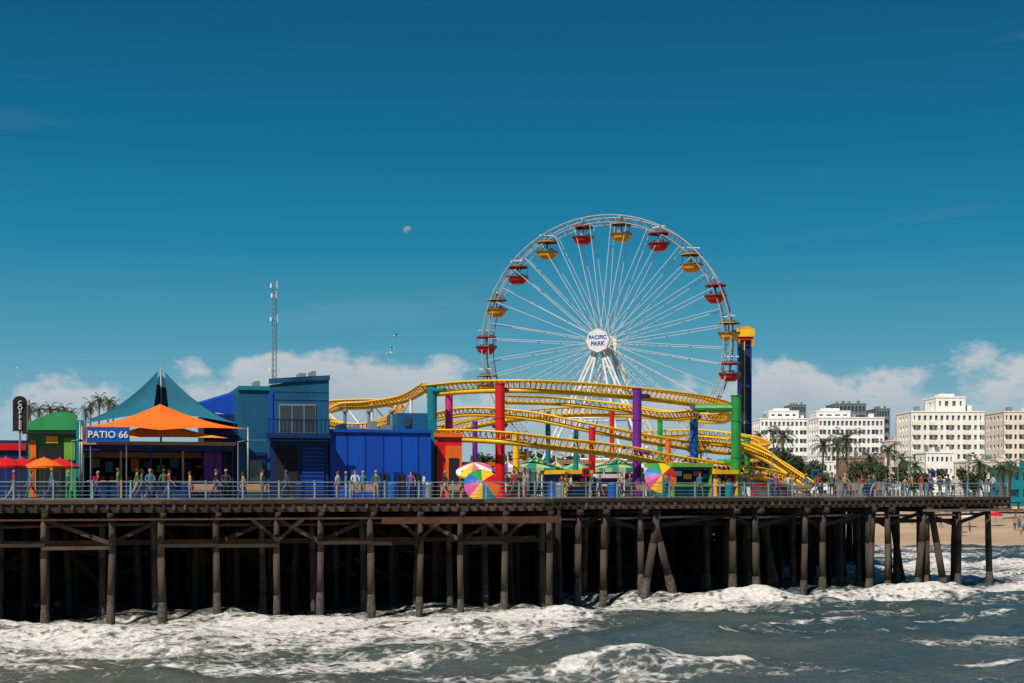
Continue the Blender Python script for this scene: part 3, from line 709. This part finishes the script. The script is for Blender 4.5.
# ------------------------------------------------------------------ city beyond
def block(mb,cx,cy,z0,w,dp,h,rot,floors,c1,c2,wall,gl=glass,wf=.5,pf=.5,par=.8):
    mb.box((cx,cy,z0+h/2),(w-.7,dp-.7,h-.1),gl,rot); fh=(h-par)/floors; ca,sa=math.cos(rot),math.sin(rot)
    for i in range(floors+1):
        zz=z0+i*fh; hh=fh*(1-wf) if i<floors else par
        mb.box((cx,cy,zz+hh/2),(w,dp,hh),wall,rot)
    def lp(x,y): return cx+x*ca-y*sa,cy+x*sa+y*ca
    for cols,L_,O_,ax in((c1,w,dp,0),(c2,dp,w,1)):
        pw=L_/cols*pf
        for i in range(cols+1):
            x=-L_/2+L_*i/cols; x=max(-L_/2+pw/2-(.03 if ax==0 else 0),min(L_/2-pw/2+(.03 if ax==0 else 0),x))
            for sg in(-1,1):
                o_=sg*(O_/2-.17)
                if ax==0: a,b=lp(x,o_); mb.box((a,b,z0+h/2-.03),(pw,.4,h-.02),wall,rot)
                else: a,b=lp(o_,x); mb.box((a,b,z0+h/2-.03),(.4,pw,h-.02),wall,rot)
    mb.box((cx,cy,z0+h+.1),(w+.3,dp+.3,.3),wall,rot)
cw=M('cream_stucco',(.82,.79,.73),.8,.08,.15); cw2=M('white_stucco',(.84,.83,.81),.8,.08,.15); cb=M('beige_stucco',(.72,.66,.58),.8,.12,.15); cg=M('grey_cladding',(.16,.20,.23),.6,.2,.15); cbr=M('brown_stucco',(.28,.19,.13),.85,.2,.2)
lw=M('light_window',(.10,.14,.17),.2,.5,.3,spec=.8)
def bldg(name,ul,ur,v,d,dp,floors,c1,c2,wall,rot=.0,wf=.5,pf=.5,gl=glass,tw=None):
    u1=512+(ul-512)*(d+dp)/d if ul>512 else ul
    u2=ur
    e=empty(name); mb=MB(); w=(u2-u1)*d/F; z0=4.3; h=Z(v,d)-z0; cx=X((u1+u2)/2,d)
    block(mb,cx,d+dp/2,z0,w,dp,h,rot,floors,c1,c2,wall,gl,wf,pf)
    if tw:
        ta,tb2,tv=tw; ww=(tb2-ta)*d/F; h0=z0+h+.3; hh=Z(tv,d)-h0; block(mb,X((ta+tb2)/2,d),d+dp/2,h0,ww,dp*.7,hh,rot,max(1,int(hh/3)),4,3,wall,gl,wf,pf)
        mb.box((X((ta+tb2)/2,d),d+dp/2,h0+hh+.6),(ww*.5,dp*.3,.9),wall,rot)
    for k in range(4): mb.box((cx-w/2+w*(k+.6)/4.2,d+dp*(.3+.1*(k%3)),z0+h+.8),(w*.06,2,random.uniform(.8,1.8)),[grey,wall][k%2],rot)
    fh=(h-.8)/floors
    for i in range(1,floors):
        for j in range(0,c1,3):
            mb.box((cx-w/2+w*(j+.5)/c1,d-.45,z0+i*fh+.45),(w/c1*.8,.9,.9),wall,0)
    mb.build('structure',e)
bldg('apartment_tower',896,984,412,330,13,9,13,5,cw,0,.5,.5,gl=lw,tw=(938,968,397))
bldg('apartment_building',985,1080,412,352,14,9,16,5,cb,0,.5,.45)
bldg('hotel_building',915,954,453,300,8,4,6,3,cw2,0,.4,.5)
bldg('hotel_building',954,1012,462,290,8,3,9,3,cb,0,.5,.45)
bldg('condominium_building',752,812,419,420,14,9,12,4,cw2,0,.5,.4,gl=lw,tw=(770,800,411))
bldg('condominium_building',808,884,418,400,14,9,15,4,cw2,0,.55,.35,gl=lw,tw=(818,852,411))
bldg('office_building',826,866,404,520,16,10,8,4,cg,0,.6,.3); bldg('office_building',866,890,409,560,16,10,5,4,cg,0,.6,.3)
bldg('office_building',784,806,405,600,16,10,5,4,cg,0,.6,.3)
bldg('beach_hotel',836,884,458,310,8,3,8,3,cbr,0,.45,.5); bldg('beach_hotel',760,834,462,330,8,3,12,3,cw2,0,.45,.5); bldg('beach_hotel',882,899,441,360,8,5,3,3,cb,0,.5,.5)
bldg('beach_house',990,1070,468,260,8,2,8,3,cteal,0,.45,.5)
bldg('seaside_building',-60,30,455,430,20,5,14,5,cb,0,.5,.5); bldg('seaside_building',560,680,462,400,20,4,16,5,cw,0,.5,.5)
# ------------------------------------------------------------------ trees
def palm_mesh(h,seed,crown=3.0,nf=34):
    rnd=random.Random(seed); mb=MB(); pts=[];lx=rnd.uniform(-.8,.8)
    for k in range(9): f=k/8; pts.append((lx*f*f,0,h*f))
    for k in range(8): mb.cyl(pts[k],pts[k+1],.30-.014*k,.30-.014*(k+1),bark,7,False)
    top=Vector(pts[-1])
    for i in range(nf):
        az=rnd.uniform(0,6.283); el=rnd.uniform(-.9,1.25); L=crown*rnd.uniform(.75,1.1); p=top.copy(); d=Vector((math.cos(az)*math.cos(el),math.sin(az)*math.cos(el),math.sin(el)))
        seg=7
        for s_ in range(seg):
            q=p+d*(L/seg); side=d.cross(Vector((0,0,1))).normalized(); w=.55*crown/3*(1-(s_/seg)*.75)*(.5 if s_==0 else 1)
            for sg in(-1,1):
                for m in range(2):
                    b=p.lerp(q,m/2); tip=b+side*sg*w+d*.35-Vector((0,0,.28)); mb.add([b,b.lerp(q,.45),tip],[(0,1,2)],leaf)
            mb.cyl(p,q,.03,.03,leaf,3,False)
            p=q; d=(d+Vector((0,0,-.24))).normalized()
    for i in range(16):
        az=rnd.uniform(0,6.283); b=top-Vector((0,0,rnd.uniform(.1,1.3))); t=b+Vector((math.cos(az)*.7,math.sin(az)*.7,-rnd.uniform(.6,1.2))); sd=Vector((-math.sin(az),math.cos(az),0))*.12
        mb.add([b+sd,b-sd,t],[(0,1,2)],bark)
    return mb.build('palm_tree',mesh_only=True)
pm=[palm_mesh(20,1,2.4,26),palm_mesh(17,2,2.2,24),palm_mesh(12,3,3.4),palm_mesh(9,4,3.2)]
def palm(u,v,d,k):
    o=bpy.data.objects.new('palm_tree',pm[k]); COL.objects.link(o); h=[20,17,12,9][k]; zt=Z(v,d)-1.0
    o.location=(X(u,d),d,4.2); sc=(zt-4.2)/h; o.scale=(1.0,1.0,sc); o.rotation_euler=(0,0,random.uniform(0,6))
for u,v,d,k in((32,402,330,0),(40,406,335,1),(49,404,340,0),(57,407,332,1),(64,405,345,0),(68,409,338,1),(90,400,330,0),(98,395,325,0),(106,398,335,1),(112,402,340,0),(84,406,342,1),(26,408,345,1),
    (846,434,270,2),(838,440,275,2),(762,430,300,1),(775,427,310,1),(784,432,300,2),(1001,462,230,3),(1009,459,235,3),(887,446,300,2),(822,441,310,2),(870,452,290,3),(902,455,280,3),(914,460,270,3),(700,440,320,2),(978,458,260,3)):
    palm(u,v,d,k)
def tree(u,d,vt,w,seed,name='broadleaf_tree',z0=4.2):
    rnd=random.Random(seed); mb=MB(); x0=X(u,d); zt=Z(vt,d); h=zt-z0; base=Vector((x0,d,z0)); 
    fork=base+Vector((0,0,h*.4)); mb.cyl(base,fork,.3,.2,bark,8)
    cl=[]
    for i in range(9):
        c=base+Vector((rnd.uniform(-w,w)*.75,rnd.uniform(-w,w)*.6,h*rnd.uniform(.5,.88))); cl.append((c,rnd.uniform(.25,.42)*w)); mb.cyl(fork,c,.12,.04,bark,5,False)
    for c,r in cl:
        for k in range(150):
            v=Vector((rnd.gauss(0,1),rnd.gauss(0,1),rnd.gauss(0,1))).normalized()*r*rnd.uniform(.55,1.1); p=c+v; s_=rnd.uniform(.18,.4)*min(1,w/3.5)
            a=Vector((rnd.gauss(0,1),rnd.gauss(0,1),rnd.gauss(0,1))).normalized(); b=a.cross(v).normalized()
            mb.add([p-a*s_,p+b*s_*.6,p+a*s_,p-b*s_*.6],[(0,1,2,3)],leaf2)
    mb.build(name)
for u,d,v,w,sd in((762,290,444,5,1),(776,295,440,5,2),(790,300,450,4,3),(806,305,455,4,4),(862,285,460,4,5),(893,280,462,4,6),(925,270,468,3.5,7),(820,290,463,4,8),(975,262,466,3.5,9),(745,300,458,5,10)):
    tree(u,d,v,w,sd)
for u,d,v,w,sd in((488,138,456,2.2,21),(560,136,458,2.0,22),(598,150,452,2.6,23),(645,146,455,2.3,24),(700,140,456,2.0,25),(524,150,454,2.4,26)):
    tree(u,d,v,w,sd,z0=DECK)
# ------------------------------------------------------------------ people
skins=[M('skin_light',(.42,.25,.17),.6,.1),M('skin_mid',(.28,.15,.09),.6,.1),M('skin_dark',(.12,.06,.035),.6,.1)]
hairs=[M('hair_dark',(.02,.014,.01),.7,.2),M('hair_brown',(.10,.05,.025),.7,.2),M('hair_blond',(.35,.22,.10),.7,.2)]
cloth=[M('cloth_%d'%i,c,.85,.15,3) for i,c in enumerate([(.5,.5,.5),(.02,.02,.025),(.04,.07,.16),(.35,.03,.03),(.05,.16,.25),(.4,.25,.06),(.1,.1,.11),(.25,.08,.2),(.06,.14,.06),(.35,.26,.2),(.03,.03,.04)])]
shoe=M('shoe',(.05,.05,.05),.6)
def person_mesh(pose):
    st={'stand':.0,'walk':.28,'lean':.06,'walk2':-.24}[pose]
    J={'pelvis':(0,0,.95),'waist':(0,0,1.08),'chest':(0,.0,1.3),'neck':(0,0,1.47),'head0':(0,-.015,1.56),'head1':(0,-.02,1.65),'head2':(0,0,1.73)}
    R={'pelvis':(.15,.115),'waist':(.13,.10),'chest':(.165,.115),'neck':(.058,.058),'head0':(.075,.08),'head1':(.088,.105),'head2':(.06,.075)}
    E=[('pelvis','waist'),('waist','chest'),('chest','neck'),('neck','head0'),('head0','head1'),('head1','head2')]
    for s_,n in((-1,'l'),(1,'r')):
        f=st*s_
        J['hip'+n]=(s_*.095,0,.88);J['knee'+n]=(s_*.11,-f*.75-.02,.49);J['ank'+n]=(s_*.115,-f*1.1+(.14 if f<0 else 0),.085+(.06 if f<-.1 else 0));J['toe'+n]=(s_*.13,-f*1.1+(.14 if f<0 else 0)-.17,.035+(.02 if f<-.1 else 0))
        R['hip'+n]=(.1,.1);R['knee'+n]=(.062,.065);R['ank'+n]=(.043,.045);R['toe'+n]=(.04,.03)
        J['sho'+n]=(s_*.19,0,1.4);R['sho'+n]=(.062,.062)
        if pose=='lean': J['elb'+n]=(s_*.26,-.14,1.14);J['wri'+n]=(s_*.2,-.38,1.08);J['hand'+n]=(s_*.16,-.46,1.07)
        else: J['elb'+n]=(s_*.25,f*.35+.03,1.12);J['wri'+n]=(s_*.27,f*.8-.06,.88);J['hand'+n]=(s_*.27,f*.9-.09,.81)
        R['elb'+n]=(.045,.045);R['wri'+n]=(.03,.032);R['hand'+n]=(.04,.022)
        E+=[('pelvis','hip'+n),('hip'+n,'knee'+n),('knee'+n,'ank'+n),('ank'+n,'toe'+n),('chest','sho'+n),('sho'+n,'elb'+n),('elb'+n,'wri'+n),('wri'+n,'hand'+n)]
    K=list(J); me=bpy.data.meshes.new('sk'); me.from_pydata([J[k] for k in K],[(K.index(a),K.index(b)) for a,b in E],[])
    o=bpy.data.objects.new('sk',me); COL.objects.link(o); o.modifiers.new('s','SKIN'); sub=o.modifiers.new('u','SUBSURF'); sub.levels=1; sub.render_levels=1
    for i,k in enumerate(K): sv=me.skin_vertices[0].data[i]; sv.radius=R[k]; sv.use_root=(k=='pelvis')
    dg=bpy.context.evaluated_depsgraph_get(); dg.update(); m2=bpy.data.meshes.new_from_object(o.evaluated_get(dg))
    bpy.data.objects.remove(o); 
    mb=MB(); slots=[skins[0],hairs[0],cloth[0],cloth[2],shoe]
    for s_ in slots: mb.m(s_)
    def segd(p,a,b):
        a=Vector(a);b=Vector(b);t=max(0,min(1,(p-a).dot(b-a)/(b-a).length_squared)); return (p-a.lerp(b,t)).length,t
    mb.v=[tuple(v.co) for v in m2.vertices]
    for pl in m2.polygons:
        c=pl.center; best=None
        for a,b in E:
            d,t=segd(c,J[a],J[b]); 
            if best is None or d<best[0]: best=(d,a,b,t)
        _,a,b,t=best; k=2
        if a in('neck','head0','head1'): k=0
        if a=='head1' or (a=='head0' and c.y>.0): k=1
        if a=='chest' and b=='neck' and c.z>1.45: k=0
        if a.startswith('elb') or a.startswith('wri'): k=0
        if a.startswith('hip') or a.startswith('knee') or c.z<.98 and a in('pelvis',) : k=3
        if a.startswith('ank'): k=4
        mb.f.append(tuple(pl.vertices)); mb.mi.append(k)
    mb.cyl((0,-.105,1.645),(0,-.14,1.62),.018,.014,slots[0],5); 
    for s_ in(-1,1):
        mb.cyl((s_*.085,0,1.64),(s_*.1,0,1.64),.025,.02,slots[0],6); mb.cyl((s_*.032,-.112,1.662),(s_*.032,-.122,1.662),.011,.009,slots[4],6)
        h=Vector(J['hand'+('l' if s_<0 else 'r')]); w=Vector(J['wri'+('l' if s_<0 else 'r')]); d=(h-w).normalized(); sd=Vector((0,1,0)) if pose!='lean' else Vector((1,0,0))
        for i,L in enumerate((.07,.08,.075,.06)): 
            b=h+sd*(i-1.5)*.018; mb.cyl(b,b+d*L*.6,.009,.008,slots[0],5); mb.cyl(b+d*L*.6,b+d*L-Vector((s_*.02,0,0)),.008,.006,slots[0],5)
        mb.cyl(h-d*.04-sd*.03,h+d*.02-sd*.06,.011,.008,slots[0],5)
    mb.cyl((-.022,-.112,1.60),(.022,-.112,1.60),.006,.006,M('lips',(.35,.1,.09),.6),5)
    mb.lathe((0,.012,1.69),[(.098,-.06),(.102,0),(.085,.05),(.045,.08),(.01,.088)],slots[1],10)
    return mb.build('person',mesh_only=True,smooth=True)
PM={k:person_mesh(k) for k in('stand','walk','lean','walk2')}
def person(x,y,z,pose,rz,sc=1.0):
    me=PM[pose].copy(); me.materials[0]=random.choice(skins); me.materials[1]=random.choice(hairs); me.materials[2]=random.choice(cloth); me.materials[3]=random.choice([cloth[1],cloth[2],cloth[6],cloth[9],cloth[2]])
    o=bpy.data.objects.new('person',me); COL.objects.link(o); o.location=(x,y,z); o.rotation_euler=(0,0,rz); o.scale=(sc,sc,sc)
for u in (14,31,52,68,98,118,137,142,152,164,169,190,216,243,262,286,338,346,363,376,411,424,445,463,514,524,539):
    t=random.uniform(1.4,7); p=fp(u,t,None,'A'); person(p.x,p.y,DECK+.005,random.choice(['stand','walk','walk2','walk']),random.choice([AR+math.pi/2,AR-math.pi/2,random.uniform(-3,3)]),random.uniform(.93,1.06))
for u in (562,571,592,600,622,630,650,688,700,716,726,744,752,771,776,788,806,818,832,862,869,874,886,905,912,921,940,948,953,965,980,993):
    t=random.uniform(1.2,9); p=fp(u,t,None,'B'); person(p.x,p.y,DECK+.005,random.choice(['stand','walk','walk2','walk']),random.choice([BR+math.pi/2,BR-math.pi/2,random.uniform(-3,3)]),random.uniform(.9,1.06))
for u,fr in((150,'A'),(226,'A'),(355,'A'),(668,'B'),(845,'B'),(930,'B')):
    p=fp(u,.68,None,fr); person(p.x,p.y,DECK+.005,'lean',AR if fr=='A' else BR)
for k in range(46):
    y=random.uniform(186,260); x=random.uniform(.18,.42)*y
    g=float(ground_z(np.array(x),np.array(y)))+.0
    if shore(x,y)>4: person(x,y,g,random.choice(['stand','walk','walk2']),random.uniform(-3,3))
for k in range(7):
    y=random.uniform(205,255); x=random.uniform(.3,.42)*y; g=float(ground_z(np.array(x),np.array(y)))
    patio_umbrella((x,y,g),1.1,[random.choice([red,cblue,white,yellow,cteal])],2.1,name='beach_umbrella')
# ------------------------------------------------------------------ birds, moon
mb=MB()
w_=M('gull_white',(.7,.7,.7),.7); g_=M('gull_grey',(.3,.31,.33),.7)
rings=[(-.28,.01),(-.2,.05),(0,.085),(.15,.07),(.22,.045),(.28,.045),(.33,.012)]
vs=[];n=8
for y,r in rings:
    for k in range(n): t=2*math.pi*k/n; vs.append((r*math.cos(t),y,r*math.sin(t)*.9))
mb.add(vs,[(i*n+k,i*n+(k+1)%n,(i+1)*n+(k+1)%n,(i+1)*n+k) for i in range(len(rings)-1) for k in range(n)],w_)
mb.cyl((0,.32,0),(0,.4,-.015),.014,.004,yellow,5)
mb.add([(-.02,-.25,0),(.02,-.25,0),(.09,-.42,0),(-.09,-.42,0)],[(0,1,2,3)],w_)
for s in(-1,1):
    P=[(.05,.1,.02),(.05,-.08,.02),(.32*1,.14,.16),(.32,-.04,.16),(.66,.02,.10),(.66,-.06,.10),(.78,-.08,.06)]
    mb.add([(s*a,b,c) for a,b,c in P],[(0,1,3,2),(2,3,5,4),(4,5,6)],g_)
gm=mb.build('seagull',mesh_only=True)
for u,v,d in((396,336,150),(389,353,150),(392,349,170),(16,368,160)):
    o=bpy.data.objects.new('seagull',gm); COL.objects.link(o); o.location=(X(u,d),d,Z(v,d)); o.rotation_euler=(.1,random.uniform(-.3,.3),random.uniform(0,6))
mm=bpy.data.materials.new('moon_surface'); mm.use_nodes=True; nt=mm.node_tree; b=nt.nodes['Principled BSDF']; b.inputs['Roughness'].default_value=1; b.inputs['Alpha'].default_value=.25
no=nt.nodes.new('ShaderNodeTexNoise'); no.inputs['Scale'].default_value=.06; cr=nt.nodes.new('ShaderNodeValToRGB'); cr.color_ramp.elements[0].color=(.3,.36,.4,1); cr.color_ramp.elements[1].color=(.6,.65,.68,1)
tc=nt.nodes.new('ShaderNodeTexCoord'); nt.links.new(tc.outputs['Object'],no.inputs[0]); nt.links.new(no.outputs[0],cr.inputs[0]); nt.links.new(cr.outputs[0],b.inputs['Base Color'])
me=bpy.data.meshes.new('moon'); bm=bmesh.new(); bmesh.ops.create_uvsphere(bm,u_segments=24,v_segments=16,radius=17); 
bmesh.ops.bisect_plane(bm,geom=bm.verts[:]+bm.edges[:]+bm.faces[:],plane_co=(0,0,0),plane_no=(.5,0,-.85),clear_outer=True); bm.to_mesh(me); bm.free(); me.materials.append(mm)
o=bpy.data.objects.new('moon',me); COL.objects.link(o); o.location=(X(408,5000),5000,Z(231,5000))
# ------------------------------------------------------------------ light
el=math.radians(50); az=math.radians(212)
sd=Vector((math.sin(az)*math.cos(el),math.cos(az)*math.cos(el),math.sin(el)))
L=bpy.data.lights.new('sun','SUN'); L.energy=4.9; L.angle=math.radians(.53); L.color=(1,.92,.81)
lo=bpy.data.objects.new('sun',L); COL.objects.link(lo); lo.rotation_euler=(-sd).to_track_quat('-Z','Y').to_euler()
w=bpy.data.worlds.new('World'); scene.world=w; w.use_nodes=True; nt=w.node_tree;n=nt.nodes;l=nt.links
bg=n['Background']; bg.inputs['Strength'].default_value=.1
sky=n.new('ShaderNodeTexSky'); sky.sky_type='NISHITA'; sky.sun_disc=False; sky.sun_elevation=el; sky.sun_rotation=az
tc=n.new('ShaderNodeTexCoord'); sp=n.new('ShaderNodeSeparateXYZ'); l.new(tc.outputs['Generated'],sp.inputs[0])
def mth(op,a,b=None,cl=False,c=None):
    t=n.new('ShaderNodeMath'); t.operation=op; t.use_clamp=cl
    for i,q in enumerate((a,b,c)):
        if q is None: continue
        if isinstance(q,(int,float)): t.inputs[i].default_value=q
        else: l.new(q,t.inputs[i])
    return t.outputs[0]
ramp=n.new('ShaderNodeValToRGB'); el_=ramp.color_ramp; 
stops=[(0,(.34,.51,.58)),(.055,(.19,.41,.52)),(.10,(.068,.315,.45)),(.165,(.010,.215,.37)),(.23,(.0015,.15,.29)),(.31,(.001,.10,.215)),(.6,(.01,.07,.17)),(1,(.02,.06,.16))]
while len(el_.elements)<len(stops): el_.elements.new(.5)
for e_,(p,c) in zip(el_.elements,stops): e_.position=p; e_.color=(*[q for q in c],1)
l.new(sp.outputs['Z'],ramp.inputs[0])
sc=n.new('ShaderNodeMix'); sc.data_type='RGBA'; sc.blend_type='MULTIPLY'; sc.inputs[0].default_value=1; l.new(ramp.outputs[0],sc.inputs[6]); sc.inputs[7].default_value=(10,10,10,1)
mixs=n.new('ShaderNodeMix'); mixs.data_type='RGBA'; mixs.inputs[0].default_value=.97; l.new(sky.outputs[0],mixs.inputs[6]); l.new(sc.outputs[2],mixs.inputs[7])
azn=mth('ARCTAN2',sp.outputs['X'],sp.outputs['Y'])
aznorm=mth('MULTIPLY_ADD',azn,1/1.0,False,.5)
topr=n.new('ShaderNodeValToRGB'); T_=topr.color_ramp; T_.interpolation='B_SPLINE'
def azp(u): return math.atan((u-512)/F)+.5
def elv(v): return (H0-v)/F
tops_=[(20,400),(60,380),(105,374),(150,382),(172,368),(200,360),(222,386),(240,354),(290,342),(325,342),(360,348),(400,360),(450,364),(480,372),(600,396),(700,390),(755,362),(790,358),(830,366),(880,372),(940,368),(1030,362)]
while len(T_.elements)<len(tops_): T_.elements.new(.5)
for e_,(u,v) in zip(T_.elements,tops_): e_.position=azp(u); q=elv(v)*5; e_.color=(q,q,q,1)
l.new(aznorm,topr.inputs[0])
top=mth('MULTIPLY',topr.outputs[0],.2)
cv=n.new('ShaderNodeMapping'); cv.inputs['Scale'].default_value=(1,1,1.9); l.new(tc.outputs['Generated'],cv.inputs[0])
cn=n.new('ShaderNodeTexNoise'); cn.inputs['Scale'].default_value=26; cn.inputs['Detail'].default_value=9; cn.inputs['Roughness'].default_value=.62; l.new(cv.outputs[0],cn.inputs[0])
cn2=n.new('ShaderNodeTexNoise'); cn2.inputs['Scale'].default_value=11; cn2.inputs['Detail'].default_value=5; l.new(cv.outputs[0],cn2.inputs[0])
puff=mth('ADD',mth('MULTIPLY',mth('SUBTRACT',cn.outputs[0],.5),.08),mth('MULTIPLY',mth('SUBTRACT',cn2.outputs[0],.54),.06))
dif=mth('SUBTRACT',mth('ADD',top,puff),sp.outputs['Z'])
mask=mth('MULTIPLY',dif,60,True)
low=mth('MULTIPLY',mth('SUBTRACT',sp.outputs['Z'],.036),30,True)
thin=mth('MULTIPLY_ADD',cn.outputs[0],2.4,True,-.35)
mask=mth('MULTIPLY',mth('MULTIPLY',mask,mth('MULTIPLY_ADD',low,.50,True,.38)),mth('MULTIPLY',thin,.9))
wm=n.new('ShaderNodeMapping'); wm.inputs['Scale'].default_value=(2,2,16); l.new(tc.outputs['Generated'],wm.inputs[0])
wn=n.new('ShaderNodeTexNoise'); wn.inputs['Scale'].default_value=2.2; wn.inputs['Detail'].default_value=7; l.new(wm.outputs[0],wn.inputs[0])
wisp=mth('MULTIPLY',mth('SUBTRACT',wn.outputs[0],.62),.25,True)
mask=mth('MAXIMUM',mask,wisp)
shade=n.new('ShaderNodeMix'); shade.data_type='RGBA'; l.new(mth('MULTIPLY',dif,22,True),shade.inputs[0]); shade.inputs[6].default_value=(7.2,6.8,6.7,1); shade.inputs[7].default_value=(4.5,4.9,5.3,1)
mc=n.new('ShaderNodeMix'); mc.data_type='RGBA'; l.new(mask,mc.inputs[0]); l.new(mixs.outputs[2],mc.inputs[6]); l.new(shade.outputs[2],mc.inputs[7])
l.new(mc.outputs[2],bg.inputs[0])
# ------------------------------------------------------------------ camera
cam=bpy.data.cameras.new('camera'); cam.sensor_width=36; cam.lens=F/1024*36; cam.shift_y=(H0-341.5)/1024; cam.clip_end=20000; cam.clip_start=.5
co=bpy.data.objects.new('camera',cam); COL.objects.link(co); co.location=(0,0,CZ); co.rotation_euler=(math.radians(90),0,0); scene.camera=co
scene.view_settings.view_transform='Standard'; scene.view_settings.look='None'; scene.view_settings.exposure=0
